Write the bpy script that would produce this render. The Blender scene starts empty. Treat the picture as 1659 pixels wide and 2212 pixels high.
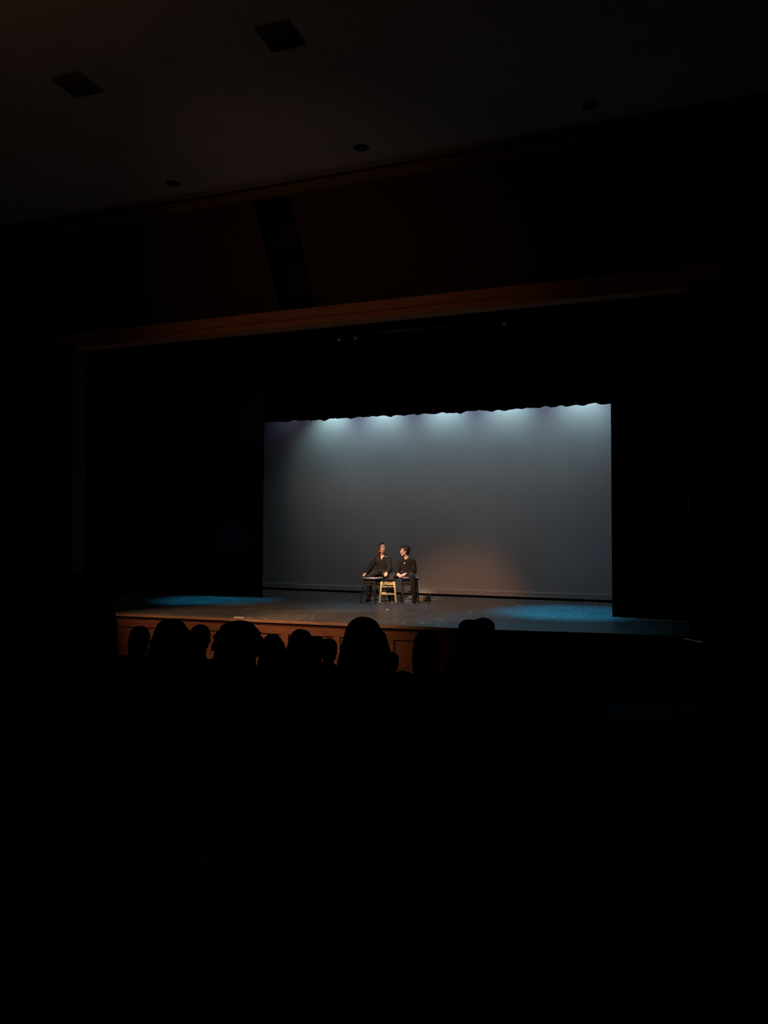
import bpy, bmesh, math, random
from mathutils import Vector, Matrix, noise
R = math.radians
random.seed(7)
S = bpy.context.scene
COL = S.collection

# ------------------------------------------------------------------ camera
cam = bpy.data.cameras.new('camera')
cam.sensor_fit = 'VERTICAL'
cam.sensor_height = 24.0
cam.sensor_width = 18.0
cam.lens = 24.0 * 1661.0 / 2212.0
cam.clip_start = 0.05
cam.clip_end = 200
cam_ob = bpy.data.objects.new('camera', cam)
cam_ob.location = (0, 0, 1.67)
cam_ob.rotation_euler = (R(91.25), 0, R(20))
COL.objects.link(cam_ob)
S.camera = cam_ob

# ------------------------------------------------------------------ world, exposure
w = bpy.data.worlds.new('world')
S.world = w
w.use_nodes = True
w.node_tree.nodes['Background'].inputs[0].default_value = (0.0, 0.0, 0.0, 1)
w.node_tree.nodes['Background'].inputs[1].default_value = 0.0
S.view_settings.view_transform = 'Standard'
S.view_settings.look = 'None'
S.view_settings.exposure = 0.0
S.view_settings.gamma = 1.0
S.view_settings.use_curve_mapping = False

# ------------------------------------------------------------------ lights of the house
def spot(name, loc, target, power, color, angle, blend=0.5, size=0.08):
    l = bpy.data.lights.new(name, 'SPOT')
    l.energy = power
    l.color = color
    l.spot_size = R(angle)
    l.spot_blend = blend
    l.shadow_soft_size = size
    o = bpy.data.objects.new(name, l)
    o.location = loc
    d = Vector(target) - Vector(loc)
    o.rotation_euler = d.to_track_quat('-Z', 'Y').to_euler()
    COL.objects.link(o)
    return o

WARM = (1.0, 0.60, 0.33)
TEAL = (0.55, 0.88, 0.95)
LAV = (0.50, 0.57, 0.95)
BLUE = (0.02, 0.42, 0.80)
# row of front-of-house warm lamps at the left, raking across the stage front and floor
spot('front_spotlight', (-12.0, 4.2, 6.9), (-8.0, 13.0, -0.2), 3500, WARM, 23.0, 1.0, 0.30)
spot('front_spotlight', (-10.6, 4.2, 6.9), (-5.6, 13.5, 0.0), 6600, WARM, 19.5, 1.0, 0.45)
# key lights on the actors from high above the front rows; the second pools behind them on the backdrop foot
spot('key_spotlight', (-6.6, 9.6, 7.3), (-5.92, 16.55, 0.72), 9800, (1.0, 0.68, 0.48), 9.8, 1.0, 0.08)
spot('key_spotlight', (-3.0, 8.7, 7.3), (-4.7, 17.5, -0.3), 820, (1.0, 0.40, 0.17), 21.0, 0.9, 0.15)
# weak fill lamps added upstage of the teaser, lifting the lower half of the backdrop
for x in (-9.0, -5.6, -2.4):
    spot('backdrop_fill', (x, 15.5, 5.2), (x - 0.2, 18.5, 0.5), 24 if x < -8 else 12, (1.0, 0.70, 0.54), 110, 1.0, 0.3)
# row of cyclorama lights hidden above the border, close to the cloth
for x, y in ((-8.25, 18.12), (-6.75, 18.00), (-5.1, 17.87), (-3.5, 17.74), (-1.75, 17.6)):
    spot('cyclorama_light', (x, y + 0.08, 5.2), (x, y + 0.6, 4.0), 48, TEAL, 100, 1.0, 0.06)
for x, y in ((-9.5, 18.25), (-7.5, 18.0), (-5.9, 17.9), (-4.3, 17.75), (-2.6, 17.6), (-0.9, 17.5)):
    spot('cyclorama_wash', (x, y, 5.4), (x, y + 0.65, 4.0), 5 if x < -9 else 23, LAV, 108, 1.0, 0.10)
# blue pools on the stage floor
spot('blue_downlight', (-9.9, 15.05, 5.6), (-9.9, 15.65, 0), 1250, BLUE, 36, 1.0, 0.1)
spot('blue_downlight', (-5.7, 15.2, 5.3), (-6.0, 15.6, 0), 380, BLUE, 42, 1.0, 0.1)
spot('blue_downlight', (-2.7, 15.2, 5.3), (-1.9, 15.75, 0), 2300, BLUE, 38, 1.0, 0.1)
spot('blue_downlight', (-3.4, 13.6, 5.2), (-2.7, 13.7, 0), 420, (0.16, 0.55, 0.85), 62, 1.0, 0.1)
# added out-of-view fill lamps: one for the ceiling, one for the arch front
spot('ceiling_fill', (-6.5, 3.6, 4.9), (-6.0, 7.0, 7.5), 18, (1.0, 0.58, 0.33), 160, 1.0, 0.3)
spot('arch_fill', (-5.6, 1.6, 3.2), (-5.6, 12.5, 5.35), 170, (1.0, 0.56, 0.34), 46, 1.0, 0.2)

# ------------------------------------------------------------------ materials
def mat(name, color, rough=0.7, metal=0.0, spec=0.5, noise_amt=0.0, noise_scale=8.0, bump=0.0, bump_scale=60.0, color2=None, coord='Object', stretch=None):
    m = bpy.data.materials.new(name)
    m.use_nodes = True
    nt = m.node_tree
    b = nt.nodes['Principled BSDF']
    b.inputs['Base Color'].default_value = (*color, 1)
    b.inputs['Roughness'].default_value = rough
    b.inputs['Metallic'].default_value = metal
    b.inputs['Specular IOR Level'].default_value = spec
    if noise_amt or color2 or bump:
        tc = nt.nodes.new('ShaderNodeTexCoord')
        mp = nt.nodes.new('ShaderNodeMapping')
        nt.links.new(tc.outputs[coord], mp.inputs[0])
        if stretch:
            mp.inputs['Scale'].default_value = stretch
    if noise_amt or color2:
        n = nt.nodes.new('ShaderNodeTexNoise')
        n.inputs['Scale'].default_value = noise_scale
        n.inputs['Detail'].default_value = 5
        nt.links.new(mp.outputs[0], n.inputs['Vector'])
        r = nt.nodes.new('ShaderNodeValToRGB')
        c2 = color2 or tuple(c * (1 - noise_amt) for c in color)
        r.color_ramp.elements[0].position = 0.38
        r.color_ramp.elements[1].position = 0.62
        r.color_ramp.elements[0].color = (*c2, 1)
        r.color_ramp.elements[1].color = (*color, 1)
        nt.links.new(n.outputs['Fac'], r.inputs[0])
        nt.links.new(r.outputs[0], b.inputs['Base Color'])
    if bump:
        n2 = nt.nodes.new('ShaderNodeTexNoise')
        n2.inputs['Scale'].default_value = bump_scale
        n2.inputs['Detail'].default_value = 3
        nt.links.new(mp.outputs[0], n2.inputs['Vector'])
        bp = nt.nodes.new('ShaderNodeBump')
        bp.inputs['Strength'].default_value = bump
        bp.inputs['Distance'].default_value = 0.01
        nt.links.new(n2.outputs['Fac'], bp.inputs['Height'])
        nt.links.new(bp.outputs[0], b.inputs['Normal'])
    return m

M = {}
M['plaster'] = mat('ceiling plaster', (0.42, 0.38, 0.35), 0.95, spec=0.1, noise_amt=0.08, noise_scale=1.5, bump=0.1)
M['wall_dark'] = mat('dark house wall', (0.05, 0.04, 0.035), 0.9, spec=0.1, noise_amt=0.2)
M['black_paint'] = mat('black paint', (0.008, 0.008, 0.009), 0.85, spec=0.15, noise_amt=0.2)
M['velvet'] = mat('black velvet', (0.0035, 0.004, 0.006), 0.95, spec=0.03, noise_amt=0.3, noise_scale=20)
M['carpet'] = mat('dark carpet', (0.02, 0.018, 0.02), 1.0, spec=0.0, noise_amt=0.4, noise_scale=60)
M['wood'] = mat('cherry wood', (0.145, 0.046, 0.018), 0.55, spec=0.3, color2=(0.11, 0.033, 0.013), noise_scale=3.0, stretch=(1.0, 1.0, 9.0))
M['wood_trim'] = mat('cherry trim', (0.46, 0.19, 0.085), 0.75, spec=0.15, color2=(0.38, 0.145, 0.06), noise_scale=3.0, stretch=(1.0, 9.0, 9.0))
M['wood_dark'] = mat('dark stained pilaster wood', (0.12, 0.035, 0.015), 0.7, spec=0.2, noise_amt=0.2, noise_scale=3.0)
M['seat_highlight'] = mat('pale seat highlight', (0.55, 0.52, 0.49), 0.3, spec=0.8, color2=(0.30, 0.28, 0.27), noise_scale=9.0)  # pale colour stands for the backdrop's reflection on the seats
M['wood_grey'] = mat('dull brown cornice wood', (0.14, 0.075, 0.045), 0.7, spec=0.2, noise_amt=0.2, noise_scale=3.0)
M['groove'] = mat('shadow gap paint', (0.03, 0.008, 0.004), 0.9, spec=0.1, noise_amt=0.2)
M['metal_black'] = mat('black metal', (0.012, 0.012, 0.013), 0.45, spec=0.5, noise_amt=0.3)
M['stool_black'] = mat('black stool paint', (0.035, 0.024, 0.019), 0.5, spec=0.5, noise_amt=0.5, noise_scale=30)
M['seat_gloss'] = mat('glossy seat lacquer', (0.03, 0.025, 0.025), 0.33, spec=0.8, noise_amt=0.4, noise_scale=25)
M['seat_blue'] = mat('navy glossy seat', (0.008, 0.012, 0.06), 0.33, spec=0.8, noise_amt=0.3, noise_scale=25)
M['gold'] = mat('worn gold paint', (0.98, 0.80, 0.48), 0.40, spec=0.6, color2=(0.78, 0.52, 0.24), noise_scale=22.0)
M['gold_patchy'] = mat('scuffed gold paint', (0.85, 0.62, 0.30), 0.42, spec=0.5, color2=(0.10, 0.055, 0.03), noise_scale=26.0)
M['lens'] = mat('lamp lens glass', (0.5, 0.52, 0.55), 0.08, spec=1.0, noise_amt=0.1)
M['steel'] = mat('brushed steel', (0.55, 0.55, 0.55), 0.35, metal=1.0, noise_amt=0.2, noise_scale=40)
M['chrome'] = mat('polished rail', (0.75, 0.72, 0.68), 0.22, metal=1.0, noise_amt=0.1, noise_scale=40)
M['vent'] = mat('dull grey vent metal', (0.11, 0.10, 0.09), 0.85, spec=0.1, noise_amt=0.2)
M['nosing'] = mat('worn nosing wood', (0.28, 0.145, 0.09), 0.7, spec=0.2, color2=(0.19, 0.092, 0.055), noise_scale=3.0, stretch=(1.0, 9.0, 9.0))
M['white'] = mat('white tape', (0.80, 0.78, 0.74), 0.7, noise_amt=0.1)
M['pale_wood'] = mat('pale pine', (0.62, 0.46, 0.28), 0.6, color2=(0.48, 0.33, 0.18), noise_scale=6.0, stretch=(2, 12, 12))
M['skin'] = mat('skin', (0.62, 0.36, 0.25), 0.5, spec=0.4, noise_amt=0.08, noise_scale=14)
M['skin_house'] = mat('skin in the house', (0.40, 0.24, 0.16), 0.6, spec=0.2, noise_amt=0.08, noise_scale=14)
M['lip'] = mat('lips', (0.42, 0.13, 0.11), 0.45, noise_amt=0.1)
M['eye_white'] = mat('eye white', (0.75, 0.72, 0.70), 0.2, noise_amt=0.05)
M['iris'] = mat('dark iris', (0.025, 0.015, 0.010), 0.2, noise_amt=0.2)
M['brow'] = mat('dark brow hair', (0.03, 0.015, 0.010), 0.8, noise_amt=0.3)
M['hair_auburn'] = mat('auburn hair', (0.135, 0.040, 0.022), 0.5, spec=0.45, color2=(0.06, 0.018, 0.012), noise_scale=30, stretch=(6, 6, 0.6), bump=0.5, bump_scale=50)
M['hair_black'] = mat('black hair', (0.014, 0.011, 0.010), 0.45, spec=0.5, noise_amt=0.4, noise_scale=30, stretch=(5, 5, 1), bump=0.5)
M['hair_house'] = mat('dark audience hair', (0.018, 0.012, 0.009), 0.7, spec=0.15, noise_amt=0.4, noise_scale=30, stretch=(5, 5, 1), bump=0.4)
M['hair_brown'] = mat('brown audience hair', (0.12, 0.060, 0.032), 0.7, spec=0.15, noise_amt=0.4, noise_scale=30, stretch=(5, 5, 1), bump=0.4)
M['sweater'] = mat('black knit sweater', (0.013, 0.009, 0.008), 0.9, spec=0.15, noise_amt=0.3, noise_scale=40, bump=0.4, bump_scale=90)
M['sweater_grey'] = mat('black loose top', (0.014, 0.011, 0.011), 0.85, spec=0.2, noise_amt=0.3, noise_scale=30, bump=0.4, bump_scale=70)
M['trousers'] = mat('charcoal trousers', (0.020, 0.017, 0.017), 0.85, spec=0.2, noise_amt=0.25, noise_scale=25, bump=0.3)
M['jeans'] = mat('dark slate trousers', (0.030, 0.027, 0.028), 0.85, spec=0.2, noise_amt=0.25, noise_scale=25, bump=0.3)
M['boot'] = mat('black leather boot', (0.020, 0.014, 0.012), 0.38, spec=0.5, noise_amt=0.3, noise_scale=30)
M['sole'] = mat('pale boot sole', (0.60, 0.50, 0.38), 0.6, noise_amt=0.15)
M['belt'] = mat('black patent belt', (0.012, 0.011, 0.012), 0.25, spec=0.7, noise_amt=0.2)
M['jacket'] = mat('dark audience clothes', (0.016, 0.016, 0.018), 0.95, spec=0.05, noise_amt=0.3, noise_scale=20)
M['jacket_tan'] = mat('tan audience top', (0.22, 0.14, 0.085), 0.95, spec=0.05, noise_amt=0.2, noise_scale=20)
M['upholstery'] = mat('dark red seat cloth', (0.035, 0.012, 0.012), 0.95, spec=0.05, noise_amt=0.3, noise_scale=50)
M['plate'] = mat('pale aisle plate', (0.55, 0.62, 0.64), 0.5, noise_amt=0.1)
M['grille'] = mat('loudspeaker grille', (0.014, 0.014, 0.015), 0.7, spec=0.2, noise_amt=0.3, noise_scale=80)

def mat_cyc():
    m = bpy.data.materials.new('cyclorama cloth')
    m.use_nodes = True
    nt = m.node_tree
    b = nt.nodes['Principled BSDF']
    b.inputs['Roughness'].default_value = 1.0
    b.inputs['Specular IOR Level'].default_value = 0.02
    tc = nt.nodes.new('ShaderNodeTexCoord')
    mp = nt.nodes.new('ShaderNodeMapping')
    mp.inputs['Scale'].default_value = (1.2, 1.2, 0.25)
    n = nt.nodes.new('ShaderNodeTexNoise')
    n.inputs['Scale'].default_value = 1.6
    n.inputs['Detail'].default_value = 4
    r = nt.nodes.new('ShaderNodeValToRGB')
    r.color_ramp.elements[0].color = (0.60, 0.59, 0.57, 1)
    r.color_ramp.elements[1].color = (0.70, 0.69, 0.67, 1)
    nt.links.new(tc.outputs['Object'], mp.inputs[0])
    nt.links.new(mp.outputs[0], n.inputs['Vector'])
    nt.links.new(n.outputs['Fac'], r.inputs[0])
    nt.links.new(r.outputs[0], b.inputs['Base Color'])
    wv = nt.nodes.new('ShaderNodeTexNoise')
    wv.inputs['Scale'].default_value = 160
    bp = nt.nodes.new('ShaderNodeBump')
    bp.inputs['Strength'].default_value = 0.08
    bp.inputs['Distance'].default_value = 0.004
    nt.links.new(tc.outputs['Object'], wv.inputs['Vector'])
    nt.links.new(wv.outputs['Fac'], bp.inputs['Height'])
    nt.links.new(bp.outputs[0], b.inputs['Normal'])
    return m
M['cyc'] = mat_cyc()

def mat_stage():
    # worn black stage boards: scuffs and pale chips
    m = bpy.data.materials.new('scuffed black stage deck')
    m.use_nodes = True
    nt = m.node_tree
    b = nt.nodes['Principled BSDF']
    b.inputs['Specular IOR Level'].default_value = 0.5
    tc = nt.nodes.new('ShaderNodeTexCoord')
    big = nt.nodes.new('ShaderNodeTexNoise')
    big.inputs['Scale'].default_value = 1.1
    big.inputs['Detail'].default_value = 6
    r1 = nt.nodes.new('ShaderNodeValToRGB')
    r1.color_ramp.elements[0].position = 0.3
    r1.color_ramp.elements[1].position = 0.75
    r1.color_ramp.elements[0].color = (0.092, 0.087, 0.083, 1)
    r1.color_ramp.elements[1].color = (0.150, 0.141, 0.133, 1)
    nt.links.new(tc.outputs['Object'], big.inputs['Vector'])
    nt.links.new(big.outputs['Fac'], r1.inputs[0])
    mp = nt.nodes.new('ShaderNodeMapping')
    mp.inputs['Scale'].default_value = (2.2, 0.75, 1.0)
    mp.inputs['Rotation'].default_value = (0, 0, 0.25)
    nt.links.new(tc.outputs['Object'], mp.inputs[0])
    chip = nt.nodes.new('ShaderNodeTexNoise')
    chip.inputs['Scale'].default_value = 6.5
    chip.inputs['Detail'].default_value = 8
    chip.inputs['Roughness'].default_value = 0.72
    nt.links.new(mp.outputs[0], chip.inputs['Vector'])
    r2 = nt.nodes.new('ShaderNodeValToRGB')
    r2.color_ramp.elements[0].position = 0.605
    r2.color_ramp.elements[1].position = 0.63
    r2.color_ramp.elements[0].color = (0, 0, 0, 1)
    r2.color_ramp.elements[1].color = (1, 1, 1, 1)
    nt.links.new(chip.outputs['Fac'], r2.inputs[0])
    mx = nt.nodes.new('ShaderNodeMix')
    mx.data_type = 'RGBA'
    patch = nt.nodes.new('ShaderNodeTexNoise')
    patch.inputs['Scale'].default_value = 0.9
    patch.inputs['Detail'].default_value = 2
    nt.links.new(tc.outputs['Object'], patch.inputs['Vector'])
    r3 = nt.nodes.new('ShaderNodeValToRGB')
    r3.color_ramp.elements[0].position = 0.44
    r3.color_ramp.elements[1].position = 0.60
    r3.color_ramp.elements[0].color = (0.12, 0.12, 0.12, 1)
    r3.color_ramp.elements[1].color = (1, 1, 1, 1)
    nt.links.new(patch.outputs['Fac'], r3.inputs[0])
    ml = nt.nodes.new('ShaderNodeMath')
    ml.operation = 'MULTIPLY'
    nt.links.new(r2.outputs[0], ml.inputs[0])
    nt.links.new(r3.outputs[0], ml.inputs[1])
    nt.links.new(ml.outputs[0], mx.inputs['Factor'])
    nt.links.new(r1.outputs[0], mx.inputs['A'])
    mx.inputs['B'].default_value = (0.85, 0.82, 0.78, 1)
    nt.links.new(mx.outputs['Result'], b.inputs['Base Color'])
    rr = nt.nodes.new('ShaderNodeMapRange')
    rr.inputs['To Min'].default_value = 0.30
    rr.inputs['To Max'].default_value = 0.46
    nt.links.new(big.outputs['Fac'], rr.inputs['Value'])
    nt.links.new(rr.outputs[0], b.inputs['Roughness'])
    bp = nt.nodes.new('ShaderNodeBump')
    bp.inputs['Strength'].default_value = 0.25
    bp.inputs['Distance'].default_value = 0.006
    fine = nt.nodes.new('ShaderNodeTexNoise')
    fine.inputs['Scale'].default_value = 14
    fine.inputs['Detail'].default_value = 4
    nt.links.new(tc.outputs['Object'], fine.inputs['Vector'])
    nt.links.new(fine.outputs['Fac'], bp.inputs['Height'])
    nt.links.new(bp.outputs[0], b.inputs['Normal'])
    return m
M['stage'] = mat_stage()

def mat_ribbed():
    # finely ribbed reddish acoustic panelling
    m = bpy.data.materials.new('ribbed wood panelling')
    m.use_nodes = True
    nt = m.node_tree
    b = nt.nodes['Principled BSDF']
    b.inputs['Roughness'].default_value = 0.7
    b.inputs['Specular IOR Level'].default_value = 0.2
    tc = nt.nodes.new('ShaderNodeTexCoord')
    wv = nt.nodes.new('ShaderNodeTexWave')
    wv.bands_direction = 'X'
    wv.inputs['Scale'].default_value = 7.0
    r = nt.nodes.new('ShaderNodeValToRGB')
    r.color_ramp.elements[0].position = 0.2
    r.color_ramp.elements[0].color = (0.032, 0.015, 0.009, 1)
    r.color_ramp.elements[1].color = (0.085, 0.040, 0.022, 1)
    nt.links.new(tc.outputs['Object'], wv.inputs['Vector'])
    nt.links.new(wv.outputs['Fac'], r.inputs[0])
    nt.links.new(r.outputs[0], b.inputs['Base Color'])
    bp = nt.nodes.new('ShaderNodeBump')
    bp.inputs['Strength'].default_value = 0.6
    bp.inputs['Distance'].default_value = 0.02
    nt.links.new(wv.outputs['Fac'], bp.inputs['Height'])
    nt.links.new(bp.outputs[0], b.inputs['Normal'])
    return m
M['ribbed'] = mat_ribbed()

# ------------------------------------------------------------------ helpers
def link(o, parent=None):
    COL.objects.link(o)
    if parent is not None:
        o.parent = parent
    return o

def obj(name, bm, m, parent=None, smooth=False, bevel=0.0):
    if bevel:
        bmesh.ops.bevel(bm, geom=[e for e in bm.edges], offset=bevel, segments=2, affect='EDGES', clamp_overlap=True)
    bmesh.ops.recalc_face_normals(bm, faces=bm.faces)
    me = bpy.data.meshes.new(name)
    bm.to_mesh(me)
    bm.free()
    me.materials.append(m)
    if smooth:
        for p in me.polygons:
            p.use_smooth = True
    o = bpy.data.objects.new(name, me)
    return link(o, parent)

def tag(o, label, cat, group=None):
    o['label'] = label
    o['category'] = cat
    if group:
        o['group'] = group
    return o

def struct(o):
    o['kind'] = 'structure'
    return o

def thing(name, label, cat, loc=(0, 0, 0), rz=0.0, group=None):
    o = bpy.data.objects.new(name, None)
    o.location = loc
    o.rotation_euler = (0, 0, rz)
    o.empty_display_size = 0.1
    link(o)
    return tag(o, label, cat, group)

def kids(o):
    return [c for c in bpy.data.objects if c.parent == o]

def copy_tree(o, parent=None):
    c = o.copy()
    COL.objects.link(c)
    if parent is not None:
        c.parent = parent
    for ch in list(o.children):
        copy_tree(ch, c)
    return c

def box(bm, c, s, rot=None):
    r = bmesh.ops.create_cube(bm, size=1.0)
    bmesh.ops.scale(bm, vec=s, verts=r['verts'])
    if rot is not None:
        bmesh.ops.rotate(bm, cent=(0, 0, 0), matrix=rot, verts=r['verts'])
    bmesh.ops.translate(bm, vec=c, verts=r['verts'])
    return r['verts']

def boxo(name, c, s, m, parent=None, bevel=0.0, rot=None):
    bm = bmesh.new()
    box(bm, c, s, rot)
    return obj(name, bm, m, parent, bevel=bevel)

def ball(bm, c, r, rot=None, seg=16, rings=10):
    res = bmesh.ops.create_uvsphere(bm, u_segments=seg, v_segments=rings, radius=1.0)
    v = res['verts']
    if not hasattr(r, '__len__'):
        r = (r, r, r)
    bmesh.ops.scale(bm, vec=r, verts=v)
    if rot is not None:
        bmesh.ops.rotate(bm, cent=(0, 0, 0), matrix=rot, verts=v)
    bmesh.ops.translate(bm, vec=c, verts=v)

def frame(t, ref):
    t = t.normalized()
    a = ref - t * ref.dot(t)
    if a.length < 1e-4:
        a = Vector((1, 0, 0)) - t * t.x
    a.normalize()
    return a, t.cross(a)

def loft(bm, pts, radii, seg=14, ref=(1, 0, 0), round_ends=True, close=False):
    """closed tapering tube through pts; radii are r or (a, b); a is along ref."""
    pts = [Vector(p) for p in pts]
    rr = [(r, r) if not hasattr(r, '__len__') else tuple(r) for r in radii]
    ref = Vector(ref)
    n = len(pts)
    P, Q, T = [], [], []
    tan = []
    for i in range(n):
        if i == 0:
            t = pts[1] - pts[0]
        elif i == n - 1:
            t = pts[-1] - pts[-2]
        else:
            t = (pts[i] - pts[i - 1]).normalized() + (pts[i + 1] - pts[i]).normalized()
        tan.append(t.normalized())
    if round_ends:
        for f, g in ((0.97, 0.24), (0.80, 0.60), (0.45, 0.89)):
            P.insert(0, None)
        st = [(0.45, 0.89), (0.80, 0.60), (0.97, 0.24)]
        P = []
        for f, g in st:
            m_ = min(rr[0])
            P.append((pts[0] - tan[0] * m_ * g, (rr[0][0] * f, rr[0][1] * f), tan[0]))
        for i in range(n):
            P.append((pts[i], rr[i], tan[i]))
        for f, g in reversed(st):
            m_ = min(rr[-1])
            P.append((pts[-1] + tan[-1] * m_ * g, (rr[-1][0] * f, rr[-1][1] * f), tan[-1]))
    else:
        P = [(pts[i], rr[i], tan[i]) for i in range(n)]
    rings = []
    for p, (a, b), t in P:
        u, v = frame(t, ref)
        rings.append([bm.verts.new(p + u * (a * math.cos(2 * math.pi * k / seg)) + v * (b * math.sin(2 * math.pi * k / seg))) for k in range(seg)])
    for r0, r1 in zip(rings, rings[1:]):
        for k in range(seg):
            bm.faces.new((r0[k], r0[(k + 1) % seg], r1[(k + 1) % seg], r1[k]))
    bm.faces.new(list(reversed(rings[0])))
    bm.faces.new(rings[-1])

def cyl(bm, a, b, r, seg=12, r2=None):
    loft(bm, [a, b], [r, r if r2 is None else r2], seg, round_ends=False, ref=(0.3, 0.9, 0.1))

def remesh_obj(name, bm, m, parent, voxel=0.008, smooth_it=6, ratio=1.0):
    """melt the overlapping closed lofts of bm into one continuous skin."""
    bmesh.ops.recalc_face_normals(bm, faces=bm.faces)
    me = bpy.data.meshes.new('tmp')
    bm.to_mesh(me)
    bm.free()
    o = bpy.data.objects.new('tmp', me)
    COL.objects.link(o)
    r = o.modifiers.new('r', 'REMESH')
    r.mode = 'VOXEL'
    r.voxel_size = voxel
    if smooth_it:
        s = o.modifiers.new('s', 'SMOOTH')
        s.factor = 0.5
        s.iterations = smooth_it
    if ratio < 1.0:
        d = o.modifiers.new('d', 'DECIMATE')
        d.ratio = ratio
    dg = bpy.context.evaluated_depsgraph_get()
    me2 = bpy.data.meshes.new_from_object(o.evaluated_get(dg))
    bpy.data.objects.remove(o)
    bpy.data.meshes.remove(me)
    me2.name = name
    me2.materials.clear()
    me2.materials.append(m)
    for p in me2.polygons:
        p.use_smooth = True
    return link(bpy.data.objects.new(name, me2), parent)

# ------------------------------------------------------------------ STRUCTURE
XL, XR, YB, YP = -17.0, 6.0, -6.0, 12.6          # house side walls, back wall, proscenium plane
OL, OR, OT = -11.32, 0.36, 5.37                  # proscenium opening
ZC = 7.55
# raked house floor: a level front and shallow tiers of rows
def row_floor(y):
    return -0.03 - 0.18 * (y - 3.3)
bm = bmesh.new()
ys = [YB] + [1.5 + 0.9 * k - 0.45 for k in range(0, 9)]
prof = []
for k in range(9):
    y0 = 1.05 + 0.9 * k
    z = -0.03 - 0.162 * 0 - 0.18 * (y0 + 0.45 - 3.3)
    prof += [(y0, z), (y0 + 0.9, z)]
prof = [(YB, prof[0][1]), ] + prof
zf = -1.05
prof = [p for p in prof if p[1] >= zf]
prof += [(prof[-1][0], zf), (YP + 0.2, zf)]
va = [bm.verts.new((XL, y, z)) for y, z in prof]
vb = [bm.verts.new((XR, y, z)) for y, z in prof]
for i in range(len(prof) - 1):
    bm.faces.new((va[i], va[i + 1], vb[i + 1], vb[i]))
struct(obj('floor', bm, M['carpet']))
struct(boxo('ceiling', ((XL + XR) / 2, (YB + 11.62) / 2, ZC + 0.1), (XR - XL, 11.62 - YB, 0.2), M['plaster']))
struct(boxo('wall_left', (XL - 0.1, (YB + 19.6) / 2, 3.2), (0.2, 19.6 - YB, 10.6), M['wall_dark']))
struct(boxo('wall_right', (XR + 0.1, (YB + 19.6) / 2, 3.2), (0.2, 19.6 - YB, 10.6), M['wall_dark']))
struct(boxo('wall_back', ((XL + XR) / 2, YB - 0.1, 3.2), (XR - XL, 0.2, 10.6), M['wall_dark']))
struct(boxo('wall_stage', ((XL + XR) / 2, 19.7, 3.2), (XR - XL + 0.4, 0.2, 10.6), M['black_paint']))
struct(boxo('ceiling_stage', ((XL + XR) / 2, 15.9, 8.6), (XR - XL, 7.8, 0.2), M['black_paint']))
for nm, x0, x1 in (('wall_proscenium_left', XL, OL - 0.5), ('wall_proscenium_right', OR + 0.2, XR)):
    struct(boxo(nm, ((x0 + x1) / 2, YP + 0.15, 2.2), (x1 - x0, 0.3, 6.6), M['wall_dark']))
struct(boxo('trim_1', (OL - 0.25, YP + 0.12, 2.2), (0.5, 0.40, 6.5), M['wood_dark'], bevel=0.02))
struct(boxo('trim_2', (OR + 0.1, YP + 0.12, 2.2), (0.2, 0.40, 6.5), M['wood_dark'], bevel=0.02))

# slanted header above the opening, split by the loudspeaker slot
HB, HT = (YP - 0.02, 5.66), (11.52, 7.36)        # bottom and top (y, z) of the slanted panels
SLL, SLR = -6.60, -5.90
def slab(x0, x1, yz0, yz1, t):
    bm = bmesh.new()
    (y0, z0), (y1, z1) = yz0, yz1
    n = Vector((0, z1 - z0, -(y1 - y0))).normalized() * t
    n = Vector((0, abs(n.y), abs(n.z)))
    vs = []
    for x in (x0, x1):
        for (y, z) in ((y0, z0), (y1, z1)):
            vs.append(bm.verts.new((x, y, z)))
            vs.append(bm.verts.new((x, y + n.y, z + n.z)))
    a, b, c, d, e, f, g, h = vs
    for q in ((a, c, g, e), (b, f, h, d), (a, b, d, c), (e, g, h, f), (a, e, f, b), (c, d, h, g)):
        bm.faces.new(q)
    return bm
hdr = struct(obj('wall_header', slab(XL, XR, (YP + 0.9, 5.66), (12.5, 7.5), 0.1), M['black_paint']))
for x0, x1 in ((-11.9, SLL), (SLR, 0.9)):
    p = obj('ribbed_panel', slab(x0, x1, HB, HT, 0.05), M['ribbed'], hdr)
for x in (SLL - 0.02, SLR + 0.02):
    obj('slot_cheek', slab(x - 0.02, x + 0.02, (HB[0] + 0.03, HB[1]), (HT[0] + 0.03, HT[1]), 0.8), M['black_paint'], hdr)
for x0, x1 in ((XL, -11.9), (0.9, XR)):
    obj('side_panel', slab(x0, x1, HB, HT, 0.05), M['wall_dark'], hdr)
struct(boxo('trim_3', ((XL + XR) / 2, 11.50, 7.37), (XR - XL, 0.10, 0.16), M['wood_grey'], bevel=0.012))
struct(boxo('trim_4', ((XL + XR) / 2, 11.62, 7.50), (XR - XL, 0.10, 0.12), M['groove']))
struct(boxo('trim_5', ((OL + OR) / 2, YP - 0.02, 5.575), (OR - OL + 1.0, 0.16, 0.17), M['wood_trim'], bevel=0.01))
struct(boxo('trim_6', ((OL + OR) / 2, YP + 0.11, 5.43), (OR - OL + 1.0, 0.30, 0.12), M['wood_trim'], bevel=0.01))
bm = bmesh.new()
box(bm, ((XL + XR) / 2, YP + 0.6, 5.6), (XR - XL, 0.7, 0.10))
struct(obj('trim_7', bm, M['black_paint']))

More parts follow.
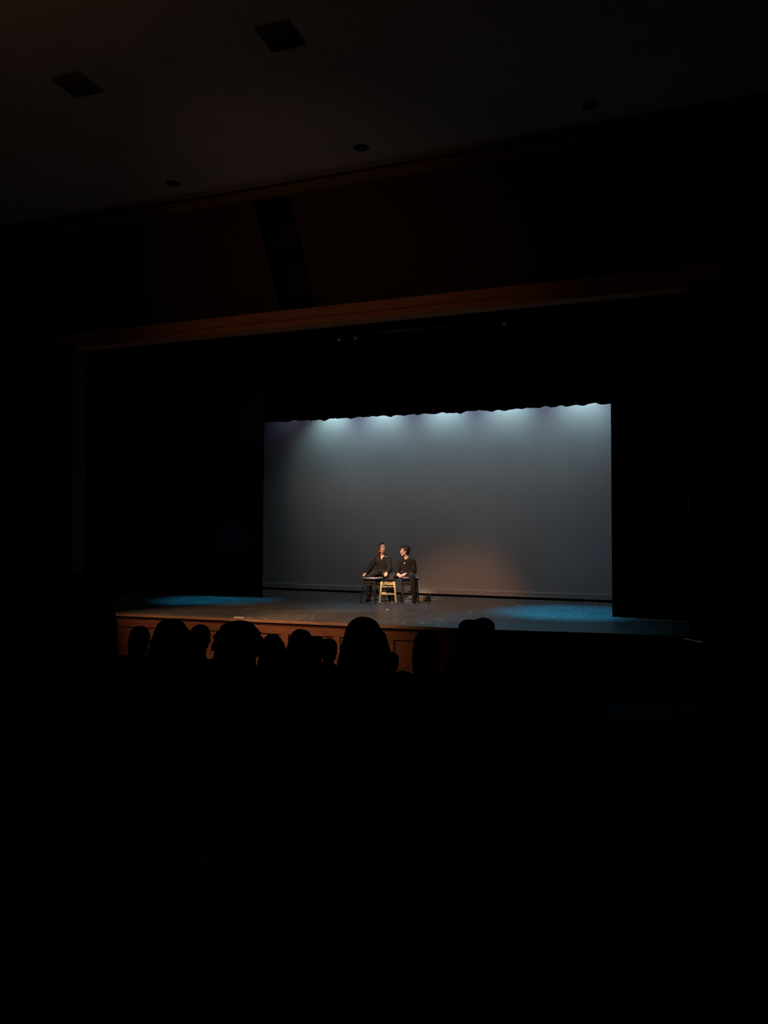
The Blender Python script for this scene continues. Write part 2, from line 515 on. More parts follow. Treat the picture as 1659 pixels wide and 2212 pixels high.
# ------------------------------------------------------------------ STAGE
stage = thing('stage_platform', 'dark scuffed theatre stage with a panelled reddish wood front', 'stage', (-5.5, 14.5, -1.05))
stage['kind'] = 'structure'
del stage['category']
SO = Vector((-5.5, 14.5, -1.05))
front = [(-17.0, 12.50), (-11.3, 12.50), (-10.115, 12.517), (-8.111, 12.569), (-5.724, 12.593), (-3.991, 12.60), (-2.41, 12.66), (-0.737, 12.85), (0.22, 12.88)]
def fy(x):
    for (x0, y0), (x1, y1) in zip(front, front[1:]):
        if x0 <= x <= x1:
            return y0 + (y1 - y0) * (x - x0) / (x1 - x0)
    return 12.88
# deck (own top surface, 6 cm thick)
bm = bmesh.new()
top, bot = [], []
outline = [(x, y) for x, y in front] + [(6.0, 12.88), (6.0, 19.6), (-17.0, 19.6)]
for x, y in outline:
    top.append(bm.verts.new(Vector((x, y, 0.0)) - SO))
    bot.append(bm.verts.new(Vector((x, y, -0.06)) - SO))
bm.faces.new(top)
bm.faces.new(list(reversed(bot)))
for i in range(len(top)):
    j = (i + 1) % len(top)
    bm.faces.new((top[i], bot[i], bot[j], top[j]))
obj('deck', bm, M['stage'], stage)
# nosing moulding and shadow gap along the front edge
def strip(x0, x1, dy0, dy1, z0, z1, step=0.5):
    bm = bmesh.new()
    xs = [x0]
    while xs[-1] + step < x1 - 1e-6:
        xs.append(xs[-1] + step)
    xs.append(x1)
    pr = []
    for x in xs:
        pr.append([bm.verts.new(Vector((x, fy(x) + d, z)) - SO) for d, z in ((dy0, z0), (dy1, z0), (dy1, z1), (dy0, z1))])
    for a, b in zip(pr, pr[1:]):
        for k in range(4):
            bm.faces.new((a[k], a[(k + 1) % 4], b[(k + 1) % 4], b[k]))
    bm.faces.new(pr[0])
    bm.faces.new(list(reversed(pr[-1])))
    return bm
FX0, FX1 = -11.3, 0.22
obj('nosing', strip(FX0, FX1, -0.055, -0.002, -0.045, 0.004), M['nosing'], stage)
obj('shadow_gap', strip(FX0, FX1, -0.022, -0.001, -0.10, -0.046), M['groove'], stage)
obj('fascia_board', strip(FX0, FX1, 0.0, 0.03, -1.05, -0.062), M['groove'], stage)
obj('fascia_rail', strip(FX0, FX1, -0.035, -0.001, -0.245, -0.102), M['wood'], stage)
obj('fascia_rail', strip(FX0, FX1, -0.035, -0.001, -1.049, -0.90), M['wood'], stage)
edges = [-10.47 + 1.013 * k for k in range(11)]
for k, x in enumerate(edges):
    s0 = FX0 if k == 0 else x - 0.137
    obj('fascia_stile', strip(s0, x, -0.034, -0.001, -0.898, -0.247), M['wood'], stage)
    x1 = min(x + 0.876, FX1)
    if x1 - x > 0.2:
        obj('fascia_panel', strip(x + 0.016, x1 - 0.016, -0.014, -0.001, -0.882, -0.268), M['wood'], stage)
# corner extension at the right with a pale edge strip
ext = thing('stage_side_extension', 'low wooden platform at the right end of the stage with a pale edge strip', 'platform', (0.9, 12.3, -1.05))
EO = Vector((0.9, 12.3, -1.05))
poly = [(0.27, 12.58), (0.80, 11.87), (1.9, 11.87), (1.9, 12.58)]
bm = bmesh.new()
t_ = [bm.verts.new(Vector((x, y, -0.005)) - EO) for x, y in poly]
b_ = [bm.verts.new(Vector((x, y, -1.049)) - EO) for x, y in poly]
bm.faces.new(t_)
bm.faces.new(list(reversed(b_)))
for i in range(len(poly)):
    j = (i + 1) % len(poly)
    bm.faces.new((t_[i], b_[i], b_[j], t_[j]))
obj('platform_body', bm, M['wood'], ext)
for (xa, ya), (xb, yb) in (((0.27, 12.57), (0.80, 11.86)), ((1.27, 12.50), (1.9, 12.50))):
    bm = bmesh.new()
    loft(bm, [Vector((xa, ya, 0.0)) - EO, Vector((xb, yb, 0.0)) - EO], [(0.017, 0.017)] * 2, 12, ref=(0, 0, 1), round_ends=False)
    obj('edge_strip', bm, M['chrome'], ext, smooth=True)

# ------------------------------------------------------------------ DRAPES
def drape(name, label, cat, p0, p1, z0, z1, amp, pitch, m, scallop=0.0, group=None, thick=0.012, lean=0.0):
    """hanging cloth with real folds; p0, p1 are floor-plan end points."""
    p0, p1 = Vector((*p0, 0)), Vector((*p1, 0))
    L = (p1 - p0).length
    d = (p1 - p0) / L
    nrm = Vector((-d.y, d.x, 0))
    n = max(8, int(L / pitch * 10))
    bm = bmesh.new()
    rows = 5
    base = (p0 + p1) / 2 + Vector((0, 0, z0))
    grid = []
    for side in (0, 1):
        g = []
        for j in range(rows + 1):
            f = j / rows
            line = []
            for i in range(n + 1):
                s = L * i / n
                ph = 2 * math.pi * s / pitch + 1.3 * noise.noise(Vector((s * 0.7, 3.1, 0.2)))
                off = amp * math.sin(ph) * (1.0 - 0.25 * f) + amp * 0.5 * noise.noise(Vector((s * 2.1, f, 1.7)))
                zz = z0 + (z1 - z0) * f
                if j == 0 and scallop:
                    zz += scallop * (0.35 * math.sin(ph + 0.6) + 0.9 * noise.noise(Vector((s * 3.1, 0.3, 5.0))) + 0.5 * noise.noise(Vector((s * 9.0, 0.3, 9.0))))
                p = p0 + d * s + nrm * (off + side * thick) + Vector((lean * (1 - f), 0, zz))
                line.append(bm.verts.new(p - base))
            g.append(line)
        grid.append(g)
    a, b = grid
    for j in range(rows):
        for i in range(n):
            bm.faces.new((a[j][i], a[j][i + 1], a[j + 1][i + 1], a[j + 1][i]))
            bm.faces.new((b[j][i + 1], b[j][i], b[j + 1][i], b[j + 1][i + 1]))
    for i in range(n):
        bm.faces.new((a[0][i + 1], a[0][i], b[0][i], b[0][i + 1]))
        bm.faces.new((a[rows][i], a[rows][i + 1], b[rows][i + 1], b[rows][i]))
    for j in range(rows):
        bm.faces.new((a[j][0], a[j + 1][0], b[j + 1][0], b[j][0]))
        bm.faces.new((a[j + 1][n], a[j][n], b[j][n], b[j + 1][n]))
    o = obj(name, bm, m, None, smooth=True)
    o.location = base
    return tag(o, label, cat, group)

# cyclorama: slightly angled to the stage, floating just above the deck
C0, C1 = Vector((-11.6, 18.98, 0)), Vector((0.4, 18.02, 0))
cyc = thing('cyclorama', 'tall pale stretched backdrop cloth lit blue-white from above behind the actors', 'backdrop', ((C0.x + C1.x) / 2, (C0.y + C1.y) / 2, 0.05))
CO = Vector(cyc.location)
def sheet(z0, z1, nx, nz, push, thick):
    bm = bmesh.new()
    d = (C1 - C0)
    nrm = Vector((d.y, -d.x, 0)).normalized()
    g = []
    for side in (0, 1):
        lay = []
        for j in range(nz + 1):
            ln = []
            for i in range(nx + 1):
                f = i / nx
                z = z0 + (z1 - z0) * j / nz
                wob = 0.012 * noise.noise(Vector((f * 9, z * 0.5, 2.0)))
                ln.append(bm.verts.new(C0 + d * f + nrm * (push + wob - side * thick) + Vector((0, 0, z)) - CO))
            lay.append(ln)
        g.append(lay)
    a, b = g
    for j in range(nz):
        for i in range(nx):
            bm.faces.new((a[j][i], a[j][i + 1], a[j + 1][i + 1], a[j + 1][i]))
            bm.faces.new((b[j][i + 1], b[j][i], b[j + 1][i], b[j + 1][i + 1]))
    for i in range(nx):
        bm.faces.new((a[0][i], b[0][i], b[0][i + 1], a[0][i + 1]))
        bm.faces.new((a[nz][i + 1], b[nz][i + 1], b[nz][i], a[nz][i]))
    for j in range(nz):
        bm.faces.new((a[j][0], a[j + 1][0], b[j + 1][0], b[j][0]))
        bm.faces.new((a[j][nx], b[j][nx], b[j + 1][nx], a[j + 1][nx]))
    return bm
obj('cloth', sheet(0.165, 8.49, 60, 24, 0.0, 0.01), M['cyc'], cyc, smooth=False)
h_ = obj('hem_pocket', sheet(0.055, 0.168, 60, 2, 0.025, 0.05), M['cyc'], cyc, smooth=False)
# black legs, border and teaser
drape('leg_curtain', 'black velvet side curtain hanging left of the lit backdrop', 'curtain', (-16.0, 16.3), (-9.09, 16.5), 0.03, 6.6, 0.05, 0.30, M['velvet'], group=None, lean=-0.06)
drape('leg_curtain', 'black velvet side curtain hanging right of the lit backdrop', 'curtain', (-0.92, 15.03), (2.6, 14.5), 0.02, 6.6, 0.035, 0.30, M['velvet'])
drape('border_curtain', 'black border curtain with ragged lower edge across the top of the backdrop', 'curtain', (-10.6, 16.95), (0.4, 16.85), 4.31, 8.5, 0.045, 0.34, M['velvet'], scallop=0.045)
drape('teaser_curtain', 'black teaser valance hanging just inside the stage arch', 'curtain', (-12.4, 14.95), (-1.08, 14.95), 4.72, 8.5, 0.05, 0.36, M['velvet'], scallop=0.02)

# ------------------------------------------------------------------ STAGE LIGHTS (dead fixtures glinting under the arch)
def fixture(loc, rz, tilt, label):
    t = thing('stage_spotlight', label, 'stage light', loc, rz, 'unlit spotlights under the arch')
    rot = Matrix.Rotation(tilt, 3, 'X')
    def p(v):
        return rot @ Vector(v)
    bm = bmesh.new()
    loft(bm, [p((0, -0.22, 0)), p((0, -0.12, 0)), p((0, 0.02, 0)), p((0, 0.24, 0))], [0.045, 0.07, 0.06, 0.06], 14, ref=(1, 0, 0), round_ends=False)
    obj('lamp_body', bm, M['velvet'], t, smooth=False)
    bm = bmesh.new()
    ball(bm, p((0, 0.24, 0)), (0.045, 0.02, 0.045), rot)
    obj('lens', bm, M['lens'], t, smooth=True)
    bm = bmesh.new()
    loft(bm, [(-0.12, 0, 0), (-0.12, 0, 0.2), (0.12, 0, 0.2), (0.12, 0, 0)], [0.012] * 4, 8, ref=(0, 1, 0))
    obj('yoke', bm, M['metal_black'], t)
    bm = bmesh.new()
    box(bm, (0, 0, 0.24), (0.05, 0.07, 0.09))
    obj('clamp', bm, M['metal_black'], t, bevel=0.008)
    return t
bm = bmesh.new()
cyl(bm, (-5.6, 0, 0), (5.6, 0, 0), 0.024, 10)
pipe = obj('lighting_batten', bm, M['metal_black'], None, smooth=True)
pipe.location = (-5.5, 14.0, 5.51)
for x in (-5.0, -1.7, 1.7, 5.0):
    bm = bmesh.new()
    cyl(bm, (x, 0, 0.02), (x, 0, 3.0), 0.006, 6)
    obj('hanging_cable', bm, M['metal_black'], pipe)
tag(pipe, 'black horizontal lighting pipe hung behind the stage arch', 'batten')
fixture((-6.00, 14.0, 5.255), 0.2, 2.6, 'black unlit spotlight, leftmost of the glinting lamps under the stage arch')
fixture((-5.59, 14.0, 5.255), -0.1, 2.6, 'black unlit spotlight just right of the leftmost glinting lamp under the stage arch')
fixture((-2.71, 14.0, 5.255), 0.1, 2.6, 'black unlit spotlight alone on the right side under the stage arch')

# loudspeakers in the header slot
for k, (z, lab) in enumerate(((6.85, 'black loudspeaker cabinet, upper one in the dark slot above the stage'), (6.18, 'black loudspeaker cabinet, lower one in the dark slot above the stage'))):
    y = 12.60 - (z - 5.66) / 1.70 * 1.08 + 0.34
    t = thing('loudspeaker', lab, 'loudspeaker', (-6.25, y, z - 0.27), 0, None)
    boxo('cabinet', (0, 0.1, 0.27), (0.52, 0.34, 0.54), M['black_paint'], t, bevel=0.015)
    boxo('grille', (0, -0.08, 0.27), (0.47, 0.02, 0.48), M['grille'], t, bevel=0.004)
    boxo('hanging_bar', (0, -0.05, 0.575), (0.30, 0.05, 0.035), M['metal_black'], t, bevel=0.004)

# ceiling diffusers and downlights
def vent(x, y, label):
    t = thing('ceiling_vent', label, 'vent', (x, y, ZC))
    for k in range(4):
        a = 0.235 - 0.052 * k
        b = a - 0.032
        zz = -0.012 - 0.022 * k
        bm = bmesh.new()
        o_ = [bm.verts.new((sx * a, sy * a, -0.002)) for sx, sy in ((-1, -1), (1, -1), (1, 1), (-1, 1))]
        i_ = [bm.verts.new((sx * b, sy * b, zz - 0.03)) for sx, sy in ((-1, -1), (1, -1), (1, 1), (-1, 1))]
        i2 = [bm.verts.new((sx * b, sy * b, zz - 0.024)) for sx, sy in ((-1, -1), (1, -1), (1, 1), (-1, 1))]
        for q in range(4):
            r = (q + 1) % 4
            bm.faces.new((o_[q], o_[r], i_[r], i_[q]))
            bm.faces.new((o_[r], o_[q], i2[q], i2[r]))
            bm.faces.new((i_[q], i_[r], i2[r], i2[q]))
        obj('louvre', bm, M['vent'], t)
    boxo('core', (0, 0, -0.06), (0.09, 0.09, 0.02), M['vent'], t)
vent(-4.26, 8.07, 'dark square ceiling vent near the top middle of the ceiling')
vent(-7.25, 8.05, 'dark square ceiling vent at the upper left of the ceiling')
def downlight(x, y, label):
    t = thing('recessed_downlight', label, 'ceiling light', (x, y, ZC), 0, 'downlights along the front edge of the ceiling')
    bm = bmesh.new()
    n = 20
    prof_ = ((0.085, -0.002), (0.112, -0.003), (0.115, -0.012), (0.09, -0.016), (0.085, -0.002))
    rings = [[bm.verts.new((r * math.cos(2 * math.pi * k / n), r * math.sin(2 * math.pi * k / n), z)) for k in range(n)] for r, z in prof_[:4]]
    for a, b in zip(rings, rings[1:] + rings[:1]):
        for k in range(n):
            bm.faces.new((a[k], a[(k + 1) % n], b[(k + 1) % n], b[k]))
    obj('trim_ring', bm, M['metal_black'], t, smooth=True)
    bm = bmesh.new()
    loft(bm, [(0, 0, -0.001), (0, 0, -0.010)], [0.088, 0.086], 20, ref=(1, 0, 0), round_ends=False)
    obj('lamp_well', bm, M['black_paint'], t)
downlight(-7.80, 10.95, 'unlit recessed downlight, left one of the ceiling row above the stage')
downlight(-4.34, 10.90, 'unlit recessed downlight, middle one of the ceiling row above the stage')
downlight(-0.92, 10.87, 'unlit recessed downlight, right one of the ceiling row above the stage')

# ------------------------------------------------------------------ STOOLS
def rotz(a):
    return Matrix.Rotation(a, 3, 'Z')
def stool(label, near_local, near_world, rz, h, half_f, half_t, seat_half, m_leg, m_seat, m_panel, leg_r, m_top=None, seat_t=0.045):
    c = Vector((*near_world, 0)) - rotz(rz) @ Vector((*near_local, 0))
    t = thing('counter_stool', label, 'stool', c, rz, 'stools on the stage')
    hz = h - seat_t
    def leg_pt(sx, sy, z):
        f = z / hz
        e = half_f + (half_t - half_f) * f
        return Vector((sx * e, sy * e, z))
    for sx, sy in ((-1, -1), (1, -1), (1, 1), (-1, 1)):
        bm = bmesh.new()
        loft(bm, [leg_pt(sx, sy, 0.012), leg_pt(sx, sy, hz * 0.5), leg_pt(sx, sy, hz)], [leg_r, leg_r * 1.02, leg_r * 1.05], 10, ref=(1, 0, 0), round_ends=False)
        l = obj('leg', bm, m_leg, t, smooth=False)
        bm = bmesh.new()
        cyl(bm, leg_pt(sx, sy, 0.0), leg_pt(sx, sy, 0.022), leg_r * 1.15, 10)
        obj('foot_cap', bm, M['metal_black'], l)
    # seat slab with softened edges
    bm = bmesh.new()
    box(bm, (0, 0, h - seat_t / 2), (2 * seat_half, 2 * seat_half, seat_t))
    st = obj('seat', bm, m_seat, t, bevel=0.012)
    if m_top:
        boxo('seat_highlight', (0, 0, h + 0.002), (2 * seat_half - 0.02, 2 * seat_half - 0.02, 0.006), m_top, st, bevel=0.002)  # thin plate with the reflected light put into its colour
    # ladder frames front and back: apron panel and two rungs
    for sy in (-1, 1):
        e = half_t + 0.004
        za, zb = hz - 0.075, hz - 0.004
        boxo('apron', (0, sy * (half_t + 0.002), (za + zb) / 2), (2 * half_t - 0.01, 0.016, zb - za), m_panel, t, bevel=0.003)
        for z in (hz - 0.115, hz * 0.44):
            a, b = leg_pt(-1, sy, z), leg_pt(1, sy, z)
            bm = bmesh.new()
            loft(bm, [a, b], [(0.009, 0.014)] * 2, 8, ref=(0, 1, 0), round_ends=False)
            obj('rung', bm, m_panel if z > hz * 0.6 else m_leg, t)
    # curved braces on the two other sides
    for sx in (-1, 1):
        pts = []
        for k in range(9):
            a = math.pi * k / 8
            z = hz - 0.17 + 0.15 * math.sin(a)
            e = half_f + (half_t - half_f) * (z / hz)
            pts.append(Vector((sx * e, -math.cos(a) * (e - 0.004), z)))
        bm = bmesh.new()
        loft(bm, pts, [(0.008, 0.012)] * 9, 8, ref=(1, 0, 0))
        obj('arch_brace', bm, m_leg, t, smooth=True)
    return t
stool('black four-legged stool with shiny seat, left of the gold one', (0.20, -0.20), (-6.04, 16.045), R(-12), 0.555, 0.20, 0.140, 0.19, M['stool_black'], M['seat_gloss'], M['stool_black'], 0.0145, M['seat_highlight'], 0.030)
stool('worn gold-painted stool standing between the two black stools', (0.185, -0.130), (-5.600, 16.185), R(19), 0.530, 0.185, 0.140, 0.150, M['gold'], M['black_paint'], M['gold_patchy'], 0.021, None, 0.035)
stool('black stool with navy seat under the short-haired actor', (-0.185, -0.185), (-5.535, 16.43), R(24), 0.560, 0.185, 0.145, 0.19, M['stool_black'], M['seat_blue'], M['stool_black'], 0.0145, M['seat_highlight'])
stool('black stool under the long-haired actor, hidden behind the front stools', (0.0, -0.16), (-6.17, 16.84), R(20), 0.56, 0.16, 0.13, 0.17, M['stool_black'], M['stool_black'], M['stool_black'], 0.014)

# ------------------------------------------------------------------ PEOPLE
def hand(bm, wrist, direction, normal, side, curl=0.6, s=1.0, spread=0.12):
    """palm and five separate fingers; normal points out of the back of the hand."""
    d = Vector(direction).normalized()
    n = Vector(normal)
    n = (n - d * n.dot(d)).normalized()
    u = d.cross(n) * side                      # towards the thumb
    W = Vector(wrist)
    loft(bm, [W - d * 0.03 * s, W + d * 0.02 * s, W + d * 0.055 * s, W + d * 0.085 * s], [(0.026 * s, 0.020 * s), (0.031 * s, 0.017 * s), (0.038 * s, 0.015 * s), (0.036 * s, 0.012 * s)], 12, ref=u)
    lens = (0.068, 0.078, 0.072, 0.056)
    for k in range(4):
        off = (0.027 - 0.018 * k) * s
        base = W + d * 0.082 * s + u * off
        dirn = (d + u * (off * 4 * spread)).normalized()
        pts = [base]
        ang = 0.0
        for seg, f in enumerate((0.45, 0.32, 0.23)):
            ang += curl * (0.75 if seg == 0 else 0.9)
            v = dirn * math.cos(ang) - n * math.sin(ang)
            pts.append(pts[-1] + v * lens[k] * f * s)
        loft(bm, pts, [0.0088 * s, 0.0082 * s, 0.0076 * s, 0.0066 * s], 8, ref=u)
    b = W + d * 0.025 * s + u * 0.026 * s
    v1 = (d * 0.75 + u * 0.65 - n * 0.15).normalized()
    v2 = (d * 0.95 + u * 0.2 - n * 0.25 * (0.5 + curl)).normalized()
    loft(bm, [b, b + v1 * 0.036 * s, b + v1 * 0.036 * s + v2 * 0.030 * s], [0.013 * s, 0.0105 * s, 0.008 * s], 8, ref=n)

def head_parts(bm, C, M3, s=1.0):
    """head lofts around centre C (middle of the skull); local frame: -Y forward, Z up."""
    def p(v):
        return C + M3 @ (Vector(v) * s)
    ball(bm, p((0, 0.012, 0.035)), (0.074 * s, 0.094 * s, 0.088 * s), M3, 20, 14)
    loft(bm, [p((0, -0.035, 0.045)), p((0, -0.040, 0.0)), p((0, -0.042, -0.045)), p((0, -0.050, -0.088))], [(0.066 * s, 0.058 * s), (0.064 * s, 0.056 * s), (0.054 * s, 0.050 * s), (0.026 * s, 0.026 * s)], 16, ref=M3 @ Vector((1, 0, 0)))
    loft(bm, [p((-0.052, 0.0, -0.055)), p((0, -0.055, -0.092)), p((0.052, 0.0, -0.055))], [0.022 * s, 0.021 * s, 0.022 * s], 10, ref=(0, 0, 1))
    loft(bm, [p((0, -0.092, 0.020)), p((0, -0.099, -0.006)), p((0, -0.106, -0.026))], [0.008 * s, 0.009 * s, 0.0115 * s], 10, ref=M3 @ Vector((1, 0, 0)))
    for sx in (-1, 1):
        ball(bm, p((sx * 0.011, -0.098, -0.030)), 0.008 * s)
        ball(bm, p((sx * 0.034, -0.072, -0.024)), 0.021 * s)
        loft(bm, [p((sx * 0.014, -0.093, 0.026)), p((sx * 0.046, -0.080, 0.026))], [0.009 * s, 0.008 * s], 8, ref=(0, 0, 1))
        ball(bm, p((sx * 0.074, 0.012, -0.005)), (0.010 * s, 0.020 * s, 0.033 * s), M3)
    ball(bm, p((0, -0.088, -0.060)), (0.021 * s, 0.008 * s, 0.005 * s), M3)
    ball(bm, p((0, -0.087, -0.070)), (0.018 * s, 0.008 * s, 0.005 * s), M3)

def face_bits(parent, C, M3, s=1.0):
    def p(v):
        return C + M3 @ (Vector(v) * s)
    for sx in (-1, 1):
        bm = bmesh.new()
        ball(bm, p((sx * 0.030, -0.0825, 0.008)), (0.0130 * s, 0.009 * s, 0.0062 * s), M3, 10, 8)
        e = obj('eye', bm, M['eye_white'], parent, smooth=True)
        bm = bmesh.new()
        ball(bm, p((sx * 0.030, -0.0885, 0.008)), (0.0060 * s, 0.0042 * s, 0.0056 * s), M3, 10, 8)
        obj('iris', bm, M['iris'], e, smooth=True)
        bm = bmesh.new()
        loft(bm, [p((sx * 0.014, -0.1005, 0.029)), p((sx * 0.033, -0.0955, 0.036)), p((sx * 0.050, -0.083, 0.029))], [(0.0042 * s, 0.003 * s), (0.0045 * s, 0.003 * s), (0.003 * s, 0.002 * s)], 8, ref=(0, 0, 1))
        obj('eyebrow', bm, M['brow'], parent)
    bm = bmesh.new()
    loft(bm, [p((-0.021, -0.088, -0.064)), p((0, -0.0955, -0.065)), p((0.021, -0.088, -0.064))], [(0.003 * s, 0.004 * s), (0.0065 * s, 0.005 * s), (0.003 * s, 0.004 * s)], 8, ref=(0, 0, 1))
    obj('lips', bm, M['lip'], parent, smooth=True)

def arm_chain(bm, sh, el, wr, r0, r1, r2, grow=0.0, upto=1.0):
    a, b, c = Vector(sh), Vector(el), Vector(wr)
    e = b + (c - b) * upto
    loft(bm, [a, (a + b) / 2, b, (b + e) / 2, e], [r0 + grow, (r0 + r1) / 2 + grow, r1 + grow * 1.2, (r1 + r2) / 2 + grow * 1.2, r2 + grow * 1.1], 14, ref=(0.2, 0.9, 0.1))

def boot(name, ankle, toe_dir, parent, m, s=1.0, sole=True, shaft=0.10, up=(0, 0, 1)):
    A = Vector(ankle)
    d = Vector((toe_dir[0], toe_dir[1], 0)).normalized()
    g = A.copy()
    g.z = 0.0
    bm = bmesh.new()
    loft(bm, [A + Vector((0, 0, shaft)), A + Vector((0, 0, 0.02)), g + Vector((0, 0, 0.06)) - d * 0.012, g + Vector((0, 0, 0.042)) - d * 0.025], [0.048 * s, 0.043 * s, 0.042 * s, 0.036 * s], 12, ref=d)
    u = Vector((-d.y, d.x, 0))
    loft(bm, [g - d * 0.045 + Vector((0, 0, 0.042)), g + d * 0.03 + Vector((0, 0, 0.048)), g + d * 0.10 + Vector((0, 0, 0.042)), g + d * 0.165 + Vector((0, 0, 0.036))], [(0.033 * s, 0.030), (0.038 * s, 0.036), (0.043 * s, 0.030), (0.036 * s, 0.022)], 12, ref=u)
    o = remesh_obj(name, bm, m, parent, 0.007, 3)
    bm = bmesh.new()
    loft(bm, [g - d * 0.05 + Vector((0, 0, 0.009)), g + d * 0.04 + Vector((0, 0, 0.009)), g + d * 0.11 + Vector((0, 0, 0.009)), g + d * 0.18 + Vector((0, 0, 0.010))], [(0.036 * s, 0.009), (0.036 * s, 0.009), (0.045 * s, 0.009), (0.034 * s, 0.008)], 14, ref=u)
    obj('sole', bm, M['sole'] if sole else M['boot'], o, smooth=True)
    return o

def performer(root_loc, label, J, hair_fn, tops, legs_m, s_head, face_yaw, face_pitch, face_roll, hands, sole, extra=None):
    t = thing('person', label, 'person', root_loc)
    O = Vector(root_loc)
    j = {k: Vector(v) - O for k, v in J.items()}
    M3 = (Matrix.Rotation(face_yaw, 3, 'Z') @ Matrix.Rotation(face_pitch, 3, 'X') @ Matrix.Rotation(face_roll, 3, 'Y'))
    C = j['head']
    # --- one continuous body
    bm = bmesh.new()
    head_parts(bm, C, M3, s_head)
    nk = j['neck']
    loft(bm, [C + M3 @ Vector((0, 0.016, -0.03)), (C + nk) / 2 + Vector((0, 0.006, -0.03)), nk + Vector((0, 0.012, -0.005))], [0.050, 0.046, 0.056], 14, ref=(1, 0, 0))
    pel, ch = j['pelvis'], j['chest']
    loft(bm, [pel, pel.lerp(ch, 0.5), ch, nk - Vector((0, -0.01, 0.05))], [(0.13, 0.09), (0.115, 0.08), (0.145, 0.09), (0.075, 0.06)], 18, ref=j['sh_l'] - j['sh_r'])
    for q in 'rl':
        loft(bm, [ch + Vector((0, 0.01, 0.09)), j['sh_' + q]], [0.05, 0.045], 12, ref=(0, 1, 0))
        arm_chain(bm, j['sh_' + q], j['el_' + q], j['wr_' + q], 0.042, 0.034, 0.024)
        loft(bm, [j['hip_' + q], j['hip_' + q].lerp(j['kn_' + q], 0.5), j['kn_' + q], j['kn_' + q].lerp(j['an_' + q], 0.35), j['an_' + q]], [0.074, 0.066, 0.050, 0.048, 0.034], 14, ref=(1, 0, 0))
        hd, hn, curl, side = hands[q]
        hand(bm, j['wr_' + q], hd, hn, side, curl, 0.95)
        g = j['an_' + q]
        td = Vector(J['toe_' + q]) - Vector(J['an_' + q])
        td.z = 0
        td.normalize()
        gg = Vector((g.x, g.y, 0.042))
        loft(bm, [gg - td * 0.01, gg + td * 0.11], [(0.020, 0.020), (0.020, 0.012)], 10, ref=(0, 0, 1))
    body = remesh_obj('body', bm, M['skin'], t, 0.0058, 3)
    face_bits(t, C, M3, s_head)
    # --- loose long-sleeved top
    bm = bmesh.new()
    ax = j['sh_l'] - j['sh_r']
    hem = pel + Vector((0, 0, tops['hem']))
    loft(bm, [hem, pel.lerp(ch, 0.35), pel.lerp(ch, 0.7), ch + Vector((0, 0, 0.03)), nk - Vector((0, -0.012, 0.075)), nk - Vector((0, -0.02, 0.045))], [(tops['w0'], 0.118), (tops['w1'], 0.116), (0.152, 0.114), (0.158, 0.110), (0.110, 0.080), (0.066, 0.060)], 22, ref=ax)
    for q in 'rl':
        loft(bm, [ch + Vector((0, 0.01, 0.085)), j['sh_' + q]], [0.066, 0.052], 12, ref=(0, 1, 0))
        a, b, c = j['sh_' + q], j['el_' + q], j['wr_' + q]
        e = b.lerp(c, 0.90)
        sw = tops['sleeve']
        loft(bm, [a, a.lerp(b, 0.35), a.lerp(b, 0.75), b, b.lerp(e, 0.4), b.lerp(e, 0.85), e], [0.052, 0.056 + sw * 0.4, 0.054 + sw, 0.058 + sw, 0.054 + sw, 0.044 + sw * 0.6, 0.037], 14, ref=(0.2, 0.9, 0.1))
    # creases
    for k in range(16):
        a = random.uniform(0, 6.28)
        f = random.uniform(0.1, 0.75)
        c0 = pel.lerp(ch, f)
        d0 = Vector((math.cos(a) * tops['w1'] * 0.98, math.sin(a) * 0.108, 0))
        loft(bm, [c0 + d0 + Vector((0, 0, -0.05)), c0 + d0 * 1.02, c0 + d0 + Vector((0.01, 0, 0.05))], [0.008, 0.014, 0.008], 8)
    top = remesh_obj('top', bm, tops['mat'], t, 0.0085, 3)
    # --- trousers
    bm = bmesh.new()
    loft(bm, [pel + Vector((0, 0.0, 0.085)), pel + Vector((0, 0, 0.05)), pel + Vector((0, 0.01, 0.03))], [(0.135, 0.105), (0.150, 0.120), (0.14, 0.115)], 20, ref=ax)
    for q in 'rl':
        h, k, a = j['hip_' + q], j['kn_' + q], j['an_' + q]
        end = k.lerp(a, legs_m['to'])
        w_ = legs_m['w']
        loft(bm, [h, h.lerp(k, 0.5), k, k.lerp(end, 0.3), k.lerp(end, 0.7), end], [0.090, 0.083, 0.068 + w_ * 0.3, 0.062 + w_ * 0.7, 0.060 + w_ * 0.8, 0.052], 16, ref=(1, 0, 0))
    tr = remesh_obj('trousers', bm, legs_m['mat'], t, 0.0085, 3)
    # --- boots
    for q in 'rl':
        td = Vector(J['toe_' + q]) - Vector(J['an_' + q])
        boot('boot', j['an_' + q], (td.x, td.y), t, M['boot'], 1.0, sole, 0.09)
    hair_fn(t, C, M3, j)
    if extra:
        extra(t, C, M3, j)
    return t

